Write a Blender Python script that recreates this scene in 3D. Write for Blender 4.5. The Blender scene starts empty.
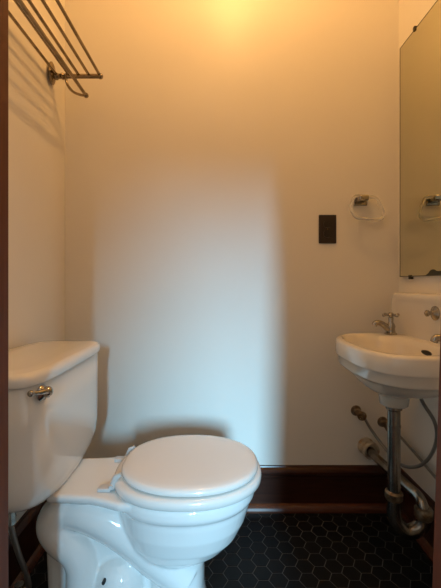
import bpy, bmesh, math, random
from mathutils import Vector, Matrix
random.seed(4)
PI = math.pi
C = bpy.context.scene.collection
S = bpy.context.scene

# ------------------------------------------------------------------ camera
cam_d = bpy.data.cameras.new('camera'); cam = bpy.data.objects.new('camera', cam_d); C.objects.link(cam)
cam.location = (0, 0, 0.9); cam.rotation_euler = (PI/2, 0, 0)
cam_d.sensor_fit = 'VERTICAL'; cam_d.sensor_height = 36; cam_d.lens = 355/588*36
cam_d.shift_x = 2.5/588; cam_d.shift_y = -11/588; cam_d.clip_start = 0.02
S.camera = cam

# ------------------------------------------------------------------ light
w = bpy.data.worlds.new('world'); S.world = w; w.use_nodes = True
w.node_tree.nodes['Background'].inputs[0].default_value = (0.80, 0.76, 0.70, 1)
w.node_tree.nodes['Background'].inputs[1].default_value = 0.84
S.view_settings.view_transform = 'Standard'; S.view_settings.look = 'None'
S.view_settings.exposure = 0.0; S.view_settings.gamma = 1.0
S.view_settings.use_curve_mapping = False
LAMP = Vector((0.07, 1.00, 2.29)); LAMP_POWER = 12.6; LAMP_COL = (1.0, 0.53, 0.17)
# patch of daylight sky beyond the opening in the added hall wall
sd = bpy.data.lights.new('daylight', 'AREA'); so = bpy.data.objects.new('daylight', sd); C.objects.link(so)
sd.shape = 'ELLIPSE'; sd.size = 2.7; sd.size_y = 5.0; sd.energy = 7400; sd.color = (0.36, 0.72, 1.0)
so.location = (2.80, -19.5, 6.15)
so.rotation_euler = (Vector((-0.1, 1.2, 0.75)) - so.location).to_track_quat('-Z', 'Y').to_euler()

# ------------------------------------------------------------------ helpers
def obj(name, bm, m, parent=None, smooth=False, bevel=0, sub=0):
    me = bpy.data.meshes.new(name)
    bmesh.ops.recalc_face_normals(bm, faces=bm.faces)
    bm.to_mesh(me); bm.free()
    for mm in (m if isinstance(m, (list, tuple)) else [m]): me.materials.append(mm)
    o = bpy.data.objects.new(name, me); C.objects.link(o)
    if parent is not None:
        o.parent = parent
        o.matrix_parent_inverse = Matrix.Identity(4)
        root = Vector(parent.get('_w', (0, 0, 0)))
        me.transform(Matrix.Translation(-root))
        o['_w'] = tuple(root)
    if smooth:
        for p in me.polygons: p.use_smooth = True
        if smooth == 'auto':
            me.set_sharp_from_angle(angle=math.radians(38))
    if bevel:
        b = o.modifiers.new('bevel', 'BEVEL'); b.width = bevel; b.segments = 3; b.limit_method = 'ANGLE'
        b.angle_limit = math.radians(40)
        for p in me.polygons: p.use_smooth = True
        me.set_sharp_from_angle(angle=math.radians(38))
    if sub:
        s_ = o.modifiers.new('sub', 'SUBSURF'); s_.levels = sub; s_.render_levels = sub
    return o
def thing(name, label, cat, loc, group=None):
    o = bpy.data.objects.new(name, None); C.objects.link(o); o.location = loc; o.empty_display_size = 0.05
    o['label'] = label; o['category'] = cat; o['_w'] = tuple(loc)
    if group: o['group'] = group
    return o
def struct(o): o['kind'] = 'structure'; return o
def box(bm, x0, x1, y0, y1, z0, z1):
    vs = [bm.verts.new((x, y, z)) for z in (z0, z1) for x, y in ((x0, y0), (x1, y0), (x1, y1), (x0, y1))]
    for f in ((3,2,1,0), (4,5,6,7), (0,1,5,4), (1,2,6,5), (2,3,7,6), (3,0,4,7)): bm.faces.new([vs[i] for i in f])
    return vs
def loft(bm, rings, cap0=True, cap1=True):
    R = [[bm.verts.new(p) for p in r] for r in rings]
    n = len(R[0])
    for a, b in zip(R, R[1:]):
        for i in range(n):
            bm.faces.new((a[i], a[(i+1) % n], b[(i+1) % n], b[i]))
    if cap0: bm.faces.new(R[0][::-1])
    if cap1: bm.faces.new(R[-1])
    return R
def superring(cx, cy, ax, ay, h, n=2.0, N=64, nb=None, xmin=None, xmax=None):
    r = []
    for i in range(N):
        t = 2*PI*i/N; c, s = math.cos(t), math.sin(t)
        e = n if (nb is None or c > 0) else nb
        k = (abs(c)**e + abs(s)**e)**(-1/e)
        x, y = cx + ax*c*k, cy + ay*s*k
        if xmin is not None: x = max(x, xmin)
        if xmax is not None: x = min(x, xmax)
        r.append((x, y, h))
    return r
def spline(pts, k=8):
    P = [Vector(p) for p in pts]; P = [P[0]*2-P[1]] + P + [P[-1]*2-P[-2]]; out = []
    for i in range(1, len(P)-2):
        a, b, c, d = P[i-1:i+3]
        for j in range(k):
            t = j/k
            out.append(0.5*((2*b) + (c-a)*t + (2*a-5*b+4*c-d)*t*t + (3*b-a-3*c+d)*t**3))
    out.append(P[-2]); return out
def tube(bm, pts, r, N=16, closed=False, sx=1.0):
    P = [Vector(p) for p in pts]; n = len(P)
    rr = r if isinstance(r, (list, tuple)) else [r]*n
    if len(rr) != n: rr = [rr[min(len(rr)-1, int(i*(len(rr)-1)/(n-1)))] * (1-((i*(len(rr)-1)/(n-1)) % 1)) +
                          rr[min(len(rr)-1, int(i*(len(rr)-1)/(n-1))+1)] * ((i*(len(rr)-1)/(n-1)) % 1) for i in range(n)]
    up = None; rings = []
    for i in range(n):
        if closed: t = (P[(i+1) % n]-P[i-1]).normalized()
        else: t = (P[min(i+1, n-1)]-P[max(i-1, 0)]).normalized()
        if up is None:
            up = Vector((0, 0, 1)) if abs(t.z) < 0.9 else Vector((0, 1, 0))
        up = (up - t*up.dot(t)).normalized(); s = t.cross(up)
        rings.append([P[i] + (up*math.cos(a)*sx + s*math.sin(a))*rr[i] for a in [2*PI*j/N for j in range(N)]])
    if closed:
        R = [[bm.verts.new(p) for p in rg] for rg in rings]
        for k in range(n):
            a, b = R[k], R[(k+1) % n]
            for i in range(N): bm.faces.new((a[i], a[(i+1) % N], b[(i+1) % N], b[i]))
    else: loft(bm, rings)
def lathe(bm, prof, origin=(0, 0, 0), axis=(0, 0, 1), N=28):
    """prof: list of (r, h) along axis"""
    q = Vector((0, 0, 1)).rotation_difference(Vector(axis).normalized()); o = Vector(origin)
    rings = [[o + q @ Vector((max(r, 1e-5)*math.cos(2*PI*i/N), max(r, 1e-5)*math.sin(2*PI*i/N), h)) for i in range(N)] for r, h in prof]
    loft(bm, rings)
def ball(bm, c, r, sc=(1, 1, 1)):
    prof = [(r*math.sin(PI*i/12), -r*math.cos(PI*i/12)) for i in range(13)]
    o = Vector(c); N = 20
    loft(bm, [[o + Vector((max(a, 1e-5)*math.cos(2*PI*i/N)*sc[0], max(a, 1e-5)*math.sin(2*PI*i/N)*sc[1], h*sc[2])) for i in range(N)] for a, h in prof])
def NB(): return bmesh.new()

# ------------------------------------------------------------------ materials
def mat(name, col, rough=0.5, metal=0, coat=0, noise=None, bump=None, trans=0, ior=1.5, spec=None):
    m = bpy.data.materials.new(name); m.use_nodes = True; nt = m.node_tree; b = nt.nodes['Principled BSDF']
    b.inputs['Base Color'].default_value = (*col, 1); b.inputs['Roughness'].default_value = rough
    b.inputs['Metallic'].default_value = metal; b.inputs['Coat Weight'].default_value = coat
    b.inputs['Coat Roughness'].default_value = 0.06
    b.inputs['Transmission Weight'].default_value = trans; b.inputs['IOR'].default_value = ior
    if spec is not None: b.inputs['Specular IOR Level'].default_value = spec
    tc = nt.nodes.new('ShaderNodeTexCoord')
    if noise:   # (scale, colour2, stretch vector, lo, hi)
        mp = nt.nodes.new('ShaderNodeMapping'); mp.inputs['Scale'].default_value = noise[2]
        n = nt.nodes.new('ShaderNodeTexNoise'); n.inputs['Scale'].default_value = noise[0]; n.inputs['Detail'].default_value = 6
        r = nt.nodes.new('ShaderNodeValToRGB'); r.color_ramp.elements[0].position = noise[3]; r.color_ramp.elements[1].position = noise[4]
        r.color_ramp.elements[0].color = (*col, 1); r.color_ramp.elements[1].color = (*noise[1], 1)
        nt.links.new(tc.outputs['Object'], mp.inputs[0]); nt.links.new(mp.outputs[0], n.inputs[0])
        nt.links.new(n.outputs['Fac'], r.inputs[0]); nt.links.new(r.outputs[0], b.inputs['Base Color'])
    if bump:    # (scale, strength, distance)
        n = nt.nodes.new('ShaderNodeTexNoise'); n.inputs['Scale'].default_value = bump[0]; n.inputs['Detail'].default_value = 4
        u = nt.nodes.new('ShaderNodeBump'); u.inputs['Strength'].default_value = bump[1]; u.inputs['Distance'].default_value = bump[2]
        nt.links.new(tc.outputs['Object'], n.inputs[0]); nt.links.new(n.outputs['Fac'], u.inputs['Height'])
        nt.links.new(u.outputs[0], b.inputs['Normal'])
    return m
M_wall = mat('painted_plaster', (0.77, 0.73, 0.66), 0.42, noise=(3.0, (0.79, 0.75, 0.68), (1, 1, 1), 0.35, 0.7), bump=(30, 0.12, 0.003), spec=0.35)
M_ceil = mat('ceiling_paint', (0.72, 0.68, 0.60), 0.8)
M_wood = mat('dark_varnished_wood', (0.030, 0.009, 0.005), 0.28, noise=(9, (0.052, 0.016, 0.008), (1, 14, 14), 0.3, 0.75), spec=0.3)
M_jamb = mat('brown_stained_wood', (0.115, 0.034, 0.012), 0.5, spec=0.15, noise=(9, (0.16, 0.05, 0.02), (14, 14, 1), 0.3, 0.75))
M_shoe = mat('reddish_wood_moulding', (0.070, 0.020, 0.010), 0.25, noise=(9, (0.10, 0.033, 0.017), (1, 14, 14), 0.3, 0.75), coat=0.3)
M_tile = mat('black_hex_tile', (0.004, 0.004, 0.0045), 0.45, spec=0.15, noise=(40, (0.006, 0.006, 0.0065), (1, 1, 1), 0.3, 0.8))
M_grout = mat('grey_grout', (0.075, 0.077, 0.076), 0.9, noise=(60, (0.115, 0.117, 0.113), (1, 1, 1), 0.3, 0.8))
M_china = mat('white_vitreous_china', (0.82, 0.81, 0.78), 0.08, coat=0.5)
M_seat = mat('white_enamelled_seat', (0.80, 0.76, 0.71), 0.16, coat=0.3)
M_cream = mat('aged_cream_china', (0.74, 0.69, 0.60), 0.10, coat=0.4, noise=(5, (0.70, 0.64, 0.54), (1, 1, 1), 0.4, 0.8))
M_plastic = mat('white_plastic', (0.58, 0.57, 0.55), 0.3)
M_chrome = mat('chrome', (0.40, 0.37, 0.33), 0.12, 1)
M_nickel = mat('aged_nickel', (0.30, 0.24, 0.17), 0.24, 1, noise=(30, (0.20, 0.16, 0.11), (1, 1, 1), 0.4, 0.7))
M_worn = mat('worn_chrome', (0.34, 0.31, 0.27), 0.26, 1, noise=(35, (0.17, 0.145, 0.115), (1, 1, 0.3), 0.4, 0.7), bump=(60, 0.2, 0.002))
M_brass = mat('corroded_brass', (0.13, 0.08, 0.04), 0.42, 0.8, noise=(45, (0.36, 0.29, 0.20), (1, 1, 1), 0.4, 0.7), bump=(70, 0.4, 0.003))
M_slip = mat('cast_iron_painted', (0.45, 0.40, 0.31), 0.6, 0.2, noise=(40, (0.25, 0.17, 0.10), (1, 1, 1), 0.45, 0.65), bump=(60, 0.5, 0.003))
M_grey = mat('grey_tube', (0.24, 0.225, 0.20), 0.35, 0.5)
M_acryl = mat('clear_acrylic', (0.97, 0.95, 0.90), 0.03, trans=0.72, ior=1.49)
M_black = mat('black_rubber', (0.012, 0.012, 0.012), 0.6)
M_plate = mat('dark_brown_switch_plate', (0.018, 0.010, 0.008), 0.35)
M_platef = mat('black_receptacle', (0.008, 0.006, 0.005), 0.3)
M_mirror = mat('aged_silver_mirror', (0.60, 0.585, 0.43), 0.035, 1, noise=(2.5, (0.66, 0.64, 0.49), (1, 1, 1), 0.3, 0.8))
M_medge = mat('mirror_edge', (0.035, 0.028, 0.015), 0.5)
M_mback = mat('mirror_backing', (0.45, 0.36, 0.24), 0.7)
M_desilver = mat('desilvered_patch', (0.030, 0.030, 0.018), 0.4)
M_bulb = bpy.data.materials.new('lit_bulb'); M_bulb.use_nodes = True
_n = M_bulb.node_tree; _n.nodes.remove(_n.nodes['Principled BSDF']); _e = _n.nodes.new('ShaderNodeEmission')
_e.inputs[0].default_value = (*LAMP_COL, 1); _e.inputs[1].default_value = 1.0
_n.links.new(_e.outputs[0], _n.nodes['Material Output'].inputs[0])

# ------------------------------------------------------------------ room shell
XL, XR, YB, YF, HC = -0.612, 0.722, 1.42, 0.546, 2.50
def wall(name, *b, m=M_wall):
    bm = NB(); box(bm, *b); return struct(obj(name, bm, m))
wall('wall_left', XL-0.1, XL, YF-0.12, YB+0.1, 0, HC)
wall('wall_back', XL, XR, YB, YB+0.1, 0, HC)
wall('wall_right', XR, XR+0.1, YF-0.12, YB+0.1, 0, HC)
wall('ceiling', XL-0.1, XR+0.1, YF-0.12, YB+0.1, HC, HC+0.1, m=M_ceil)
bm = NB(); y0, y1 = YF-0.12, YF-0.001
box(bm, XL, -0.345, y0, y1, 0, HC); box(bm, 0.375, XR, y0, y1, 0, HC); box(bm, -0.345, 0.375, y0, y1, 2.06, HC)
struct(obj('wall_front', bm, M_wall))
# unseen hall wall added to mask the daylight; its opening trims the lit patch
bm = NB(); yh = -3.0
box(bm, -2.5, 0.34, yh-0.12, yh, 0, 5.2); box(bm, 1.6, 3.5, yh-0.12, yh, 0, 5.2)
box(bm, 0.34, 1.6, yh-0.12, yh, 0, 0.8); box(bm, 0.34, 1.6, yh-0.12, yh, 1.93, 5.2)
struct(obj('hall_light_mask', bm, M_wall))

# floor: hexagonal tiles over grout, one mesh
def clip(poly, x0, x1, y0, y1):
    for ax, lim, sg in ((0, x0, 1), (0, x1, -1), (1, y0, 1), (1, y1, -1)):
        out = []
        for i in range(len(poly)):
            a, b = poly[i-1], poly[i]; da, db = (a[ax]-lim)*sg, (b[ax]-lim)*sg
            if (da >= 0) != (db >= 0):
                t = da/(da-db); out.append((a[0]+(b[0]-a[0])*t, a[1]+(b[1]-a[1])*t))
            if db >= 0: out.append(b)
        poly = out
        if len(poly) < 3: return None
    return poly
bm = NB(); box(bm, XL, XR, YF-0.12, YB, -0.03, -0.0012)
s_ = 0.0307; g = 0.0012
xi = 0
x = XL
cx0, cy0 = 0.0, 0.012
for i in range(-16, 18):
    for j in range(-4, 30):
        cx = cx0 + i*1.5*s_; cy = cy0 + (j + (0.5 if i % 2 else 0))*math.sqrt(3)*s_
        rings = []
        for rr, h in ((s_-g, -0.0012), (s_-g, -0.0005), (s_-g-0.0008, 0.0)):
            rings.append([(cx+rr*math.cos(k*PI/3), cy+rr*math.sin(k*PI/3)) for k in range(6)])
        cl = [clip(r, XL+0.001, XR-0.001, YF-0.119, YB-0.001) for r in rings]
        if any(c is None for c in cl): continue
        if all(len(c) == 6 for c in cl) and len(set(map(len, cl))) == 1 and abs(cl[0][0][0]-rings[0][0][0]) < 1e-6:
            R = [[bm.verts.new((p[0], p[1], h)) for p in c] for c, h in zip(cl, (-0.0012, -0.0005, 0.0))]
            for a, b in zip(R, R[1:]):
                for k in range(6):
                    bm.faces.new((a[k], a[(k+1) % 6], b[(k+1) % 6], b[k])).material_index = 1
            bm.faces.new(R[-1]).material_index = 1
        else:
            bm.faces.new([bm.verts.new((p[0], p[1], -0.0001)) for p in cl[2]]).material_index = 1
struct(obj('floor', bm, [M_grout, M_tile]))
bm = NB(); box(bm, -2.5, 3.5, -3.0, YF-0.121, -0.03, 0.0); struct(obj('floor_hall', bm, M_jamb))

# baseboards with a stepped cap and a shoe moulding
prof = [(0, 0), (0.016, 0), (0.016, 0.127), (0.019, 0.131), (0.019, 0.141), (0.0235, 0.146), (0.0235, 0.154), (0.018, 0.162), (0.010, 0.167), (0.008, 0.172), (0, 0.172)]
shoe = [(0.016, 0.0), (0.034, 0.0), (0.034, 0.008), (0.031, 0.017), (0.025, 0.024), (0.016, 0.028)]
def skirting(name, a, b, nrm, profs=((prof, 0), (shoe, 1))):
    bm = NB(); A, B, n = Vector(a), Vector(b), Vector(nrm)
    for pr, mi in profs:
        ra = [bm.verts.new(A + n*(p[0]+0.0005) + Vector((0, 0, p[1]+0.0005))) for p in pr]
        rb = [bm.verts.new(B + n*(p[0]+0.0005) + Vector((0, 0, p[1]+0.0005))) for p in pr]
        k = len(pr)
        for i in range(k): bm.faces.new((ra[i], ra[(i+1) % k], rb[(i+1) % k], rb[i])).material_index = mi
        bm.faces.new(ra).material_index = mi; bm.faces.new(rb[::-1]).material_index = mi
    return struct(obj(name, bm, [M_wood, M_shoe]))
skirting('baseboard_back', (XL+0.036, YB, 0), (XR-0.036, YB, 0), (0, -1, 0))
skirting('baseboard_left', (XL, YF+0.002, 0), (XL, YB-0.001, 0), (1, 0, 0))
skirting('baseboard_right', (XR, YF+0.002, 0), (XR, YB-0.001, 0), (-1, 0, 0))

# door frame: jambs, head and the casing on the hall side
dr = bpy.data.objects.new('door_1', None); C.objects.link(dr); dr.location = (0, YF, 0); dr['_w'] = (0, YF, 0); struct(dr)
bm = NB()
box(bm, -0.344, -0.3215, YF-0.119, YF, 0.001, 2.04); obj('jamb', bm, M_jamb, dr, bevel=0.002)
bm = NB()
pr = [(0.374, 0.001), (0.374, 2.04), (0.347, 2.04), (0.347, 1.0), (0.315, 0.001)]
ra = [bm.verts.new((p[0], YF-0.119, p[1])) for p in pr]; rb = [bm.verts.new((p[0], YF, p[1])) for p in pr]
for i in range(5): bm.faces.new((ra[i], ra[(i+1) % 5], rb[(i+1) % 5], rb[i]))
bm.faces.new(ra); bm.faces.new(rb[::-1]); obj('jamb', bm, M_jamb, dr, bevel=0.002)
bm = NB(); box(bm, -0.3215, 0.347, YF-0.119, YF, 2.02, 2.059); obj('head_jamb', bm, M_jamb, dr, bevel=0.002)
bm = NB(); box(bm, -0.44, -0.335, YF-0.14, YF-0.1205, 0.001, 2.14); obj('casing', bm, M_jamb, dr, bevel=0.004)
bm = NB(); box(bm, 0.36, 0.465, YF-0.14, YF-0.1205, 0.001, 2.14); obj('casing', bm, M_jamb, dr, bevel=0.004)
bm = NB(); box(bm, -0.335, 0.36, YF-0.14, YF-0.1205, 2.04, 2.14); obj('casing', bm, M_jamb, dr, bevel=0.004)

# ------------------------------------------------------------------ ceiling lamp (above the frame)
t = thing('ceiling_lamp', 'small brass pendant lamp with a bare lit bulb hanging from the ceiling', 'lamp', (LAMP.x, LAMP.y, HC))
bm = NB(); lathe(bm, [(0, 0), (0.055, 0), (0.055, -0.008), (0.03, -0.022), (0.006, -0.028), (0, -0.028)], (LAMP.x, LAMP.y, HC-0.001)); obj('ceiling_rose', bm, M_nickel, t, smooth='auto')
bm = NB(); tube(bm, [(LAMP.x, LAMP.y, HC-0.02), (LAMP.x, LAMP.y, LAMP.z+0.09)], 0.005); obj('stem', bm, M_nickel, t, smooth='auto')
bm = NB(); lathe(bm, [(0, 0.10), (0.012, 0.10), (0.019, 0.09), (0.019, 0.045), (0, 0.045)], LAMP); obj('socket', bm, M_nickel, t, smooth='auto')
R_B = 0.024
bm = NB(); ball(bm, LAMP, R_B); bo = obj('bulb', bm, M_bulb, t, smooth=True)
_e.inputs[1].default_value = LAMP_POWER/(4*PI*PI*R_B*R_B)

# ------------------------------------------------------------------ toilet
TX, TY = XL, 0.944
t = thing('toilet', 'white two-piece toilet with its lid down, standing against the left wall', 'toilet', (-0.25, TY, 0))
# bowl and pedestal fused into one china body
bm = NB()
def sec(cx0, cx1, hw, h, n=2.2, nb=None): return superring((cx0+cx1)/2, TY, (cx1-cx0)/2, hw, h, n, 64, nb)
loft(bm, [sec(-0.16, -0.055, 0.055, 0.14), sec(-0.175, -0.045, 0.068, 0.19), sec(-0.185, -0.034, 0.076, 0.204), sec(-0.205, -0.008, 0.090, 0.213),
          sec(-0.228, 0.026, 0.107, 0.232), sec(-0.245, 0.053, 0.123, 0.260), sec(-0.256, 0.073, 0.137, 0.300), sec(-0.26, 0.083, 0.144, 0.335),
          sec(-0.262, 0.086, 0.146, 0.352), sec(-0.268, 0.094, 0.153, 0.358), sec(-0.27, 0.097, 0.156, 0.366), sec(-0.27, 0.097, 0.156, 0.382), sec(-0.267, 0.094, 0.153, 0.389), sec(-0.26, 0.088, 0.147, 0.391)])
# front column of the pedestal
loft(bm, [superring(-0.11, TY, 0.100, 0.098, 0.0005, 2.4), superring(-0.11, TY, 0.098, 0.096, 0.03, 2.4), superring(-0.108, TY, 0.078, 0.080, 0.06, 2.4), superring(-0.107, TY, 0.071, 0.075, 0.12, 2.6), superring(-0.107, TY, 0.072, 0.075, 0.17, 2.6), superring(-0.107, TY, 0.078, 0.078, 0.21, 2.6)])
# deck under the tank
def deck(h, g=0.0):
    pts = [(-0.425+g, -0.078+g), (-0.41, -0.094+g), (-0.36, -0.096+g), (-0.31, -0.100+g), (-0.27, -0.112+g), (-0.23, -0.128+g), (-0.17, -0.13+g), (-0.10, -0.10)]
    pts = pts + [(a, -b) for a, b in pts[::-1]]
    return [(a, TY+b, h) for a, b in pts]
loft(bm, [deck(0.356, 0.030), deck(0.366, 0.012), deck(0.373, 0.002), deck(0.384, 0.0), deck(0.3905, 0.006)])
# base
loft(bm, [superring(-0.25, TY, 0.205, 0.100, 0.0005, 3), superring(-0.25, TY, 0.203, 0.098, 0.03, 3), superring(-0.25, TY, 0.192, 0.060, 0.05, 4), superring(-0.255, TY, 0.185, 0.046, 0.10, 6), superring(-0.26, TY, 0.185, 0.044, 0.22, 6), superring(-0.27, TY, 0.175, 0.044, 0.33, 5)])
# trapway: rising leg, crown and falling leg, swelling from both sides
for sg in (-1, 1):
    yo = TY + sg*0.036
    tube(bm, spline([(-0.08, yo, 0.150), (-0.155, yo, 0.216), (-0.215, yo, 0.266), (-0.275, yo, 0.302), (-0.335, yo, 0.322), (-0.385, TY+sg*0.036, 0.322)]), [0.050, 0.058, 0.058, 0.056, 0.052, 0.044], 28)
    yo = TY + sg*0.042
    tube(bm, spline([(-0.365, yo, 0.335), (-0.397, yo, 0.322), (-0.411, yo, 0.290), (-0.391, yo, 0.256), (-0.360, yo, 0.226), (-0.344, yo, 0.185), (-0.342, yo, 0.12), (-0.34, yo, 0.04)]), [0.036, 0.044, 0.047, 0.046, 0.043, 0.041, 0.042, 0.048], 28)
    ball(bm, (-0.250, TY+sg*0.040, 0.143), 0.064, (1.0, 0.80, 1.0))
bowl = obj('bowl', bm, M_china, t, smooth=True)
r_ = bowl.modifiers.new('remesh', 'REMESH'); r_.mode = 'VOXEL'; r_.voxel_size = 0.0036; r_.use_smooth_shade = True
s2 = bowl.modifiers.new('smooth', 'SMOOTH'); s2.factor = 0.5; s2.iterations = 3
for sg in (-1, 1):   # closet bolts
    bm = NB(); tube(bm, [(-0.276, TY+sg*0.070, 0.174), (-0.276, TY+sg*0.091, 0.178)], 0.0040, 10)
    b_ = obj('bolt', bm, M_black, t, smooth='auto'); b_['label'] = 'dark bolt in the side of the base'
# seat ring
SX0, SX1 = -0.268, 0.114; scx = (SX0+SX1)/2; sax = (SX1-SX0)/2
def sr(ins, h): return superring(scx, TY, sax-ins, 0.161-ins, h, 2.15, 72, 2.35)
bm = NB()
hole = [superring(scx+0.02, TY, 0.125+a, 0.095+a, h, 2.0, 72) for a, h in ((0.006, 0.416), (0.0, 0.411), (0.0, 0.400), (0.004, 0.3922))]
rings = [sr(0.004, 0.3922), sr(0.0005, 0.395), sr(0.0, 0.404), sr(0.001, 0.410), sr(0.005, 0.4150), sr(0.012, 0.4165)] + hole
R = loft(bm, rings, False, False)
n_ = 72
for i in range(n_): bm.faces.new((R[-1][i], R[-1][(i+1) % n_], R[0][(i+1) % n_], R[0][i]))
obj('seat', bm, M_seat, t, smooth=True)
bm = NB()
def lr(ins, h): return superring(-0.072, TY, 0.177-ins, 0.151-ins, h, 2.15, 72, 2.25)
loft(bm, [lr(0.012, 0.4190), lr(0.003, 0.4195), lr(0.0, 0.4225), lr(0.0, 0.4275), lr(0.003, 0.4325), lr(0.009, 0.4355), lr(0.022, 0.4372), lr(0.05, 0.4382), lr(0.10, 0.4387), lr(0.145, 0.4388)])
obj('seat_lid', bm, M_seat, t, smooth=True)
for sg in (-1, 1):
    yy = TY + sg*0.072
    bm = NB(); box(bm, -0.294, -0.262, yy-0.010, yy+0.011, 0.391, 0.400); h_ = obj('hinge', bm, M_plastic, t, bevel=0.002)
    bm = NB(); tube(bm, [(-0.262, yy, 0.396), (-0.256, yy, 0.410), (-0.250, yy, 0.424), (-0.238, yy, 0.430)], [0.0075, 0.0078, 0.0075, 0.005], 12); tube(bm, [(-0.260, yy-0.012, 0.404), (-0.260, yy+0.012, 0.404)], 0.0045, 12)
    obj('hinge_arm', bm, M_plastic, h_, smooth='auto')
# tank
bm = NB()
def tk(h, xf, hw, e=6.5, xb=-0.598): return superring((xb+xf)/2, TY, (xf-xb)/2, hw, h, e, 72)
loft(bm, [tk(0.3925, -0.396, 0.132, 3), tk(0.394, -0.387, 0.154, 3.2), tk(0.399, -0.387, 0.173, 3.6), tk(0.409, -0.383, 0.190, 4), tk(0.424, -0.380, 0.206, 5), tk(0.445, -0.378, 0.214, 6), tk(0.48, -0.377, 0.219), tk(0.53, -0.377, 0.221), tk(0.60, -0.377, 0.222), tk(0.6835, -0.377, 0.223)])
obj('tank', bm, M_china, t, smooth=True)
bm = NB()
def tl(ins, h): return superring(-0.4845, TY, 0.1160-ins, 0.232-ins, h, 5.5, 96)
loft(bm, [tl(0.006, 0.6845), tl(0.001, 0.6855), tl(0.0, 0.688), tl(0.0, 0.700), tl(0.002, 0.706), tl(0.007, 0.7105), tl(0.016, 0.7125), tl(0.05, 0.7135), tl(0.09, 0.714)])
obj('tank_lid', bm, M_china, t, smooth=True)
bm = NB(); lathe(bm, [(0, 0), (0.0165, 0), (0.0175, 0.003), (0.015, 0.008), (0.009, 0.012), (0.009, 0.018), (0.0, 0.020)], (-0.3800, 0.762, 0.664), (1, -0.10, 0))
lv = obj('flush_lever', bm, M_chrome, t, smooth='auto'); lv['label'] = 'chrome flush lever'
bm = NB(); tube(bm, spline([(-0.366, 0.764, 0.667), (-0.368, 0.752, 0.670), (-0.374, 0.738, 0.672), (-0.381, 0.727, 0.674)]), [0.010, 0.008, 0.0055, 0.006], 14, sx=0.8); ball(bm, (-0.382, 0.725, 0.674), 0.0070); ball(bm, (-0.366, 0.763, 0.667), 0.0110)
obj('handle', bm, M_chrome, lv, smooth=True)
bm = NB(); lathe(bm, [(0, 0), (0.012, 0), (0.012, 0.018), (0.008, 0.022), (0, 0.022)], (-0.452, TY-0.088, 0.365)); obj('tank_bolt', bm, M_black, t, smooth='auto')

# water supply of the toilet
t = thing('toilet_supply_line', 'grey flexible water tube running from the underside of the toilet tank to the floor valve', 'pipe', (-0.53, 0.96, 0.0))
bm = NB(); tube(bm, spline([(-0.470, 0.800, 0.395), (-0.470, 0.802, 0.36), (-0.480, 0.85, 0.26), (-0.498, 0.92, 0.15), (-0.508, 0.955, 0.085), (-0.520, 0.965, 0.066), (-0.540, 0.965, 0.066)]), 0.0065, 14); obj('tube', bm, M_grey, t, smooth=True)
bm = NB(); lathe(bm, [(0, 0), (0.013, 0), (0.014, 0.012), (0.011, 0.026), (0, 0.026)], (-0.470, 0.801, 0.358), N=8); obj('nut', bm, M_worn, t, smooth='auto')
bm = NB(); lathe(bm, [(0, -0.062), (0.022, -0.062), (0.018, -0.057), (0.007, -0.055), (0.007, -0.01), (0.012, -0.008), (0.012, 0.016), (0, 0.016)], (-0.540, 0.965, 0.066), N=20); obj('stop_valve', bm, M_worn, t, smooth='auto')

# ------------------------------------------------------------------ sink
SY = 1.09; XC = 0.540
t = thing('wall_hung_sink', 'cream wall-hung china sink with a backsplash on the right wall under the mirror', 'sink', (XR, SY, 0.6))
bm = NB()
def sk(ins, h): return superring((0.388+0.7215)/2, SY, (0.7215-0.388)/2-ins, 0.219-ins, h, 2.7, 80)
def rg(cx, ax, ay, h, n): return superring(cx, SY, ax, ay, h, n, 80)
rings = [rg(XC, 0.036, 0.036, 0.526, 2), rg(XC, 0.040, 0.040, 0.529, 2), rg(XC, 0.044, 0.044, 0.556, 2), rg(XC, 0.053, 0.054, 0.564, 2), rg(0.547, 0.082, 0.095, 0.575, 2.2),
         rg(0.552, 0.110, 0.142, 0.593, 2.4), rg(0.556, 0.131, 0.178, 0.616, 2.6), sk(0.022, 0.630), sk(0.011, 0.6335), sk(0.007, 0.639), sk(0.006, 0.662), sk(0.001, 0.665), sk(-0.001, 0.670),
         sk(0.0, 0.706), sk(0.002, 0.712), sk(0.007, 0.716), sk(0.016, 0.7175), rg(0.525, 0.116, 0.192, 0.7165, 2.8), rg(0.523, 0.110, 0.185, 0.711, 2.7), rg(0.523, 0.104, 0.176, 0.690, 2.6),
         rg(0.525, 0.095, 0.150, 0.650, 2.4), rg(0.532, 0.075, 0.112, 0.615, 2.2), rg(0.542, 0.045, 0.06, 0.600, 2), rg(0.55, 0.018, 0.018, 0.597, 2)]
loft(bm, rings); obj('basin', bm, M_cream, t, smooth=True)
# backsplash: outline in the y-z plane, pushed out from the wall
bm = NB()
def bs(ins, x, top):
    y0, y1, z0, z1, r = SY-0.262+ins, SY+0.262-ins, 0.700, top-ins, 0.028
    p = [(x, y0, z0), (x, y1, z0)]
    p += [(x, y1-r+r*math.cos(a*PI/12), z1-r+r*math.sin(a*PI/12)) for a in range(7)]
    p += [(x, y0+r-r*math.sin(a*PI/12), z1-r+r*math.cos(a*PI/12)) for a in range(7)]
    return p
loft(bm, [bs(0, 0.7215, 0.865), bs(0, 0.668, 0.865), bs(0.002, 0.660, 0.865), bs(0.006, 0.656, 0.865), bs(0.016, 0.655, 0.865), bs(0.024, 0.659, 0.861), bs(0.030, 0.6605, 0.858)])
obj('backsplash', bm, M_cream, t, smooth='auto')
bm = NB(); loft(bm, [[(x, SY-0.025+a*1.0, h) for a, h in [(0.027*math.cos(q*PI/8), 0.690+0.0072*math.sin(q*PI/8)) for q in range(16)]] for x in (0.6245, 0.640)])
o_ = obj('overflow_slot', bm, M_black, t, smooth='auto')
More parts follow.
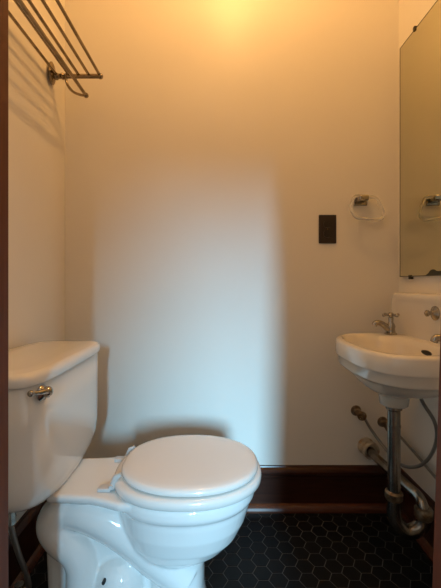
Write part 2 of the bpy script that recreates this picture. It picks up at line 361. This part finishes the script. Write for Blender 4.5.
bm = NB(); lathe(bm, [(0, 0), (0.019, 0), (0.020, 0.002), (0.008, 0.003), (0, 0.0025)], (0.55, SY, 0.5975)); obj('drain_strainer', bm, M_worn, t, smooth='auto')
# taps
def tap(yy, lab):
    q = obj_t = None
    bm = NB(); B = (0.616, yy, 0.7175)
    lathe(bm, [(0, 0), (0.021, 0), (0.021, 0.004), (0.015, 0.008), (0.0135, 0.02), (0.015, 0.028), (0.0125, 0.036), (0.008, 0.044), (0.0095, 0.060), (0, 0.060)], B)
    tube(bm, spline([(0.608, yy, 0.735), (0.594, yy, 0.748), (0.578, yy, 0.757), (0.562, yy, 0.758), (0.556, yy, 0.748)]), [0.012, 0.011, 0.0098, 0.0092, 0.0090], 14)
    tp = obj('tap', bm, M_chrome, t, smooth='auto'); tp['label'] = lab
    bm = NB(); c = (0.616, yy, 0.786)
    lathe(bm, [(0, -0.008), (0.0065, -0.008), (0.010, -0.003), (0.010, 0.004), (0.006, 0.009), (0, 0.010)], c)
    for k in range(4):
        a = k*PI/2 + 0.25; d = Vector((math.cos(a), math.sin(a), 0))
        tube(bm, [Vector(c)+d*0.006, Vector(c)+d*0.018, Vector(c)+d*0.029], [0.0035, 0.0035, 0.0052], 10); ball(bm, Vector(c)+d*0.030, 0.0056)
    obj('cross_handle', bm, M_chrome, tp, smooth='auto')
tap(SY+0.175, 'chrome tap with a cross handle'); tap(SY-0.175, 'chrome tap with a cross handle')
bm = NB(); lathe(bm, [(0, 0), (0.022, 0), (0.022, 0.003), (0.016, 0.007), (0.010, 0.009), (0.0065, 0.013), (0.0065, 0.020), (0.010, 0.023), (0.010, 0.028), (0.004, 0.033), (0, 0.033)], (0.6605, SY-0.012, 0.808), (-1, 0, 0))
e_ = obj('drain_knob', bm, M_chrome, t, smooth='auto'); e_['label'] = 'round chrome knob on the backsplash'

# drain trap
t = thing('sink_drain_trap', 'worn chrome drain pipe and trap under the sink, running to the back wall', 'pipe', (0.553, SY, 0.1))
bm = NB(); lathe(bm, [(0, 0.022), (0.0235, 0.022), (0.0235, 0.004), (0.0185, 0), (0.0185, -0.044), (0.020, -0.045), (0.020, -0.050), (0.0185, -0.051), (0.0185, -0.27), (0, -0.27)], (XC, SY, 0.510)); obj('tailpipe', bm, M_worn, t, smooth='auto')
bm = NB(); lathe(bm, [(0, 0.012), (0.021, 0.012), (0.026, 0.006), (0.026, -0.012), (0.023, -0.016), (0, -0.016)], (XC, SY, 0.252), N=16); n_ = obj('nut', bm, M_brass, t, smooth='auto'); n_['label'] = 'brass slip nut on the tailpipe'
bm = NB()
pts = [(XC, SY, 0.245), (XC, SY, 0.195), (XC+0.008, SY-0.003, 0.166), (XC+0.032, SY-0.008, 0.144), (XC+0.060, SY-0.012, 0.150), (XC+0.079, SY-0.015, 0.174), (XC+0.082, SY-0.016, 0.210)]
tube(bm, spline(pts), 0.0215, 20); obj('u_bend', bm, M_worn, t, smooth=True)
bm = NB(); lathe(bm, [(0, -0.018), (0.023, -0.018), (0.0262, -0.012), (0.0262, 0.010), (0.023, 0.015), (0, 0.015)], (XC+0.082, SY-0.016, 0.206), N=16); n_ = obj('nut', bm, M_brass, t, smooth='auto'); n_['label'] = 'brass slip nut on the bend'
bm = NB(); tube(bm, spline([(XC+0.082, SY-0.016, 0.208), (XC+0.081, SY-0.008, 0.230), (XC+0.079, SY+0.016, 0.241), (XC+0.073, SY+0.06, 0.242), (XC+0.050, SY+0.24, 0.249), (0.594, YB-0.03, 0.250)]), 0.0160, 20); obj('trap_arm', bm, M_worn, t, smooth=True)
bm = NB(); lathe(bm, [(0, 0), (0.034, 0), (0.034, 0.004), (0.026, 0.010), (0.025, 0.026), (0.031, 0.028), (0.033, 0.032), (0.033, 0.046), (0.030, 0.050), (0.024, 0.050), (0.022, 0.042), (0, 0.042)], (0.590, YB-0.0005, 0.250), (0.10, -1, -0.03)); n_ = obj('wall_coupling', bm, M_slip, t, smooth='auto'); n_['label'] = 'corroded coupling at the wall'

# supply valves and tubes
def valve(x, h, rot, label):
    t = thing('stop_valve', label, 'valve', (x, YB, h), None)
    bm = NB(); lathe(bm, [(0, 0), (0.021, 0), (0.019, 0.005), (0.010, 0.009), (0.008, 0.012), (0.008, 0.026), (0.0135, 0.028), (0.0135, 0.048), (0.008, 0.050), (0.0045, 0.056), (0.0045, 0.066), (0, 0.066)], (x, YB-0.0005, h), (0, -1, 0))
    tube(bm, [(x, YB-0.037, h), (x+0.020*math.sin(rot), YB-0.037, h-0.020*math.cos(rot))], 0.009, 8)
    obj('valve_body', bm, M_brass, t, smooth='auto')
    bm = NB()
    ringp = [(x+0.015*math.cos(a), YB-0.060, h+0.015*math.sin(a)) for a in [2*PI*k/24 for k in range(24)]]
    tube(bm, ringp, 0.0030, 10, closed=True)
    for k in range(3):
        a = k*PI/3+0.4; d = Vector((math.cos(a)*0.015, 0, math.sin(a)*0.015)); c = Vector((x, YB-0.060, h)); tube(bm, [c-d, c+d], 0.003, 8)
    obj('valve_handle', bm, M_brass, t, smooth='auto')
valve(0.552, 0.390, 0.9, 'small corroded brass shut-off valve left of the sink drain pipe, above the pipe coupling')
valve(0.658, 0.345, 0.9, 'small brass shut-off valve just right of the sink drain pipe')
t = bm = NB()
tube(bm, spline([(0.568, YB-0.037, 0.378), (0.595, YB-0.045, 0.33), (0.622, YB-0.095, 0.285), (0.641, 1.25, 0.262), (0.661, 1.18, 0.290), (0.673, 1.13, 0.345), (0.677, 1.10, 0.415), (0.664, 1.09, 0.475), (0.632, 1.10, 0.535), (0.615, 1.11, 0.600)]), 0.0055, 12)
o_ = obj('supply_tube', bm, M_grey, smooth=True); o_['label'] = 'thin grey water tube looping from the left valve behind the drain to the sink'; o_['category'] = 'pipe'
bm = NB()
tube(bm, spline([(0.674, YB-0.037, 0.333), (0.690, YB-0.075, 0.318), (0.700, 1.25, 0.294), (0.703, 1.14, 0.272), (0.703, 1.04, 0.275), (0.698, 0.97, 0.33), (0.68, 0.93, 0.46), (0.64, 0.93, 0.63)]), 0.0052, 12)
o_ = obj('supply_tube', bm, M_grey, smooth=True); o_['label'] = 'thin grey water tube sloping down to the right from the right-hand valve'; o_['category'] = 'pipe'

# ------------------------------------------------------------------ mirror
MY0, MY1, MZ0, MZ1 = 0.76, 1.390, 0.924, 1.818
t = thing('wall_mirror', 'large frameless old mirror clipped to the right wall above the sink', 'mirror', (XR, 1.08, MZ0))
bm = NB(); box(bm, XR-0.004, XR-0.0005, MY0+0.001, MY1+0.002, MZ0+0.001, MZ1-0.001); obj('backing', bm, M_mback, t)
bm = NB(); box(bm, XR-0.0100, XR-0.0042, MY0, MY1, MZ0, MZ1)
for f in bm.faces:
    f.normal_update()
    if abs(f.normal.x) < 0.5: f.material_index = 1
obj('glass', bm, [M_mirror, M_medge], t)
bm = NB(); xa, xb, e = XR-0.0106, XR-0.0101, 0.0028
box(bm, xa, xb, MY1-e, MY1, MZ0, MZ1); box(bm, xa, xb, MY0, MY0+e, MZ0, MZ1); box(bm, xa, xb, MY0+e, MY1-e, MZ0, MZ0+e*0.8); box(bm, xa, xb, MY0+e, MY1-e, MZ1-e*0.8, MZ1)
obj('worn_edge', bm, M_medge, t)['label'] = 'darkened edge of the old mirror'
def clipm(y, z, up):
    bm = NB(); s = 1 if up else -1
    box(bm, XR-0.014, XR-0.0005, y-0.005, y+0.005, min(z+s*0.0008, z+s*0.010), max(z+s*0.0008, z+s*0.010)); box(bm, XR-0.014, XR-0.0105, y-0.006, y+0.006, min(z-s*0.006, z+s*0.008), max(z-s*0.006, z+s*0.008))
    obj('clip', bm, M_medge, t, bevel=0.001)
for y in (1.315, 0.86): clipm(y, MZ0, False)
for y in (1.285, 0.86): clipm(y, MZ1, True)
bm = NB(); ys = [(1.215-k*0.008) for k in range(22)]
hh = [0.002, 0.005, 0.009, 0.016, 0.019, 0.020, 0.019, 0.015, 0.014, 0.013, 0.014, 0.011, 0.012, 0.009, 0.010, 0.008, 0.009, 0.006, 0.007, 0.004, 0.003, 0.001]
lo = [(y, MZ0+0.0006) for y in ys]; hi = [(y, MZ0+0.001+h) for y, h in zip(ys, hh)]
po = lo + hi[::-1]
loft(bm, [[(XR-0.0108, a, b) for a, b in po], [(XR-0.0112, a, b) for a, b in po]]); n_ = obj('desilvered_patch', bm, M_desilver, t); n_['label'] = 'black ragged patch where the silvering is lost'

# ------------------------------------------------------------------ towel ring
t = thing('towel_ring', 'clear six-sided towel ring on a chrome mount on the back wall beside the mirror', 'towel ring', (0.566, YB, 1.228))
bm = NB(); box(bm, 0.540, 0.594, YB-0.008, YB-0.0005, 1.209, 1.250); o_ = obj('mount', bm, M_chrome, t, bevel=0.0025)
bm = NB(); box(bm, 0.548, 0.586, YB-0.046, YB-0.008, 1.220, 1.243); obj('holder', bm, M_chrome, o_, bevel=0.005)
hexp = [Vector(p) for p in ((0.531, 1.240), (0.617, 1.234), (0.645, 1.168), (0.632, 1.143), (0.533, 1.153), (0.512, 1.190))]
pts = []
for i in range(6):
    a, b, c = hexp[i-1], hexp[i], hexp[(i+1) % 6]
    p0 = b + (a-b).normalized()*0.014; p1 = b + (c-b).normalized()*0.014
    for k in range(7):
        u = k/6; q = p0*(1-u)**2 + b*2*u*(1-u) + p1*u*u
        pts.append((q.x, YB-0.036-(1.24-q.y)*0.10, q.y))
bm = NB(); tube(bm, pts, 0.0062, 14, closed=True); o_ = obj('ring', bm, M_acryl, t, smooth=True); o_['label'] = 'clear acrylic ring'

# ------------------------------------------------------------------ outlet
t = thing('wall_outlet', 'dark brown electrical outlet with its cover plate on the back wall', 'outlet', (0.437, YB, 1.115))
bm = NB(); box(bm, 0.402, 0.472, YB-0.0055, YB-0.0005, 1.058, 1.172); obj('cover_plate', bm, M_plate, t, bevel=0.0025)
for zc in (1.1345, 1.0955):
    bm = NB(); loft(bm, [superring(0, 0, 0.0165, 0.0140, y, 3.2, 32) for y in (0.0, 0.0035)])
    for v in bm.verts: v.co = Vector((0.437+v.co.x, YB-0.0058-v.co.z, zc+v.co.y))
    r_ = obj('receptacle', bm, M_platef, t, smooth='auto')
    bm = NB(); box(bm, 0.430, 0.432, YB-0.0098, YB-0.0094, zc-0.001, zc+0.008); box(bm, 0.442, 0.444, YB-0.0098, YB-0.0094, zc-0.001, zc+0.008); box(bm, 0.4355, 0.4395, YB-0.0098, YB-0.0094, zc-0.009, zc-0.005)
    obj('slots', bm, M_black, r_)
bm = NB(); lathe(bm, [(0, 0), (0.0035, 0), (0.003, 0.0015), (0, 0.002)], (0.437, YB-0.0056, 1.115), (0, -1, 0), 16); obj('screw', bm, M_nickel, t, smooth='auto')

# ------------------------------------------------------------------ towel rack
RH, RX = 1.655, -0.430
t = thing('towel_rack', 'brushed nickel towel shelf of five rods with a lower bar, high on the left wall', 'towel rack', (XL, 1.0, RH))
for y in (1.296, 0.70):
    bm = NB(); ball(bm, (XL+0.0106, y-0.010, RH+0.004), 0.024, (0.42, 1.0, 1.75)); lathe(bm, [(0, 0), (0.013, 0), (0.013, 0.008), (0.009, 0.014), (0.009, 0.024), (0.012, 0.028), (0.012, 0.032), (0.008, 0.036), (0, 0.036)], (XL+0.016, y, RH), (1, 0, 0))
    fl = obj('wall_flange', bm, M_nickel, t, smooth='auto')
    bm = NB(); tube(bm, [(XL+0.045, y, RH), (RX, y, RH)], 0.0082, 14); ball(bm, (RX, y, RH), 0.0105); ball(bm, (XL+0.058, y, RH), 0.010)
    obj('arm', bm, M_nickel, fl, smooth='auto')
    bm = NB(); tube(bm, spline([(XL+0.056, y, RH-0.004), (XL+0.062, y, RH-0.030), (XL+0.082, y, RH-0.056), (XL+0.110, y, RH-0.068), (-0.482, y, RH-0.070)]), 0.0048, 12); ball(bm, (-0.482, y, RH-0.070), 0.0095)
    obj('bar_hook', bm, M_nickel, fl, smooth='auto')
for x in (-0.588+0.0, -0.544, -0.508, -0.471, -0.432):
    bm = NB(); tube(bm, [(x, 0.70, RH+0.004), (x, 1.296, RH+0.004)], 0.0050, 12); obj('rod', bm, M_nickel, t, smooth='auto')
bm = NB(); tube(bm, [(-0.482, 0.70, RH-0.070), (-0.482, 1.296, RH-0.070)], 0.0058, 12); o_ = obj('towel_bar', bm, M_nickel, t, smooth='auto')

for o in bpy.data.objects:
    if '_w' in o: del o['_w']
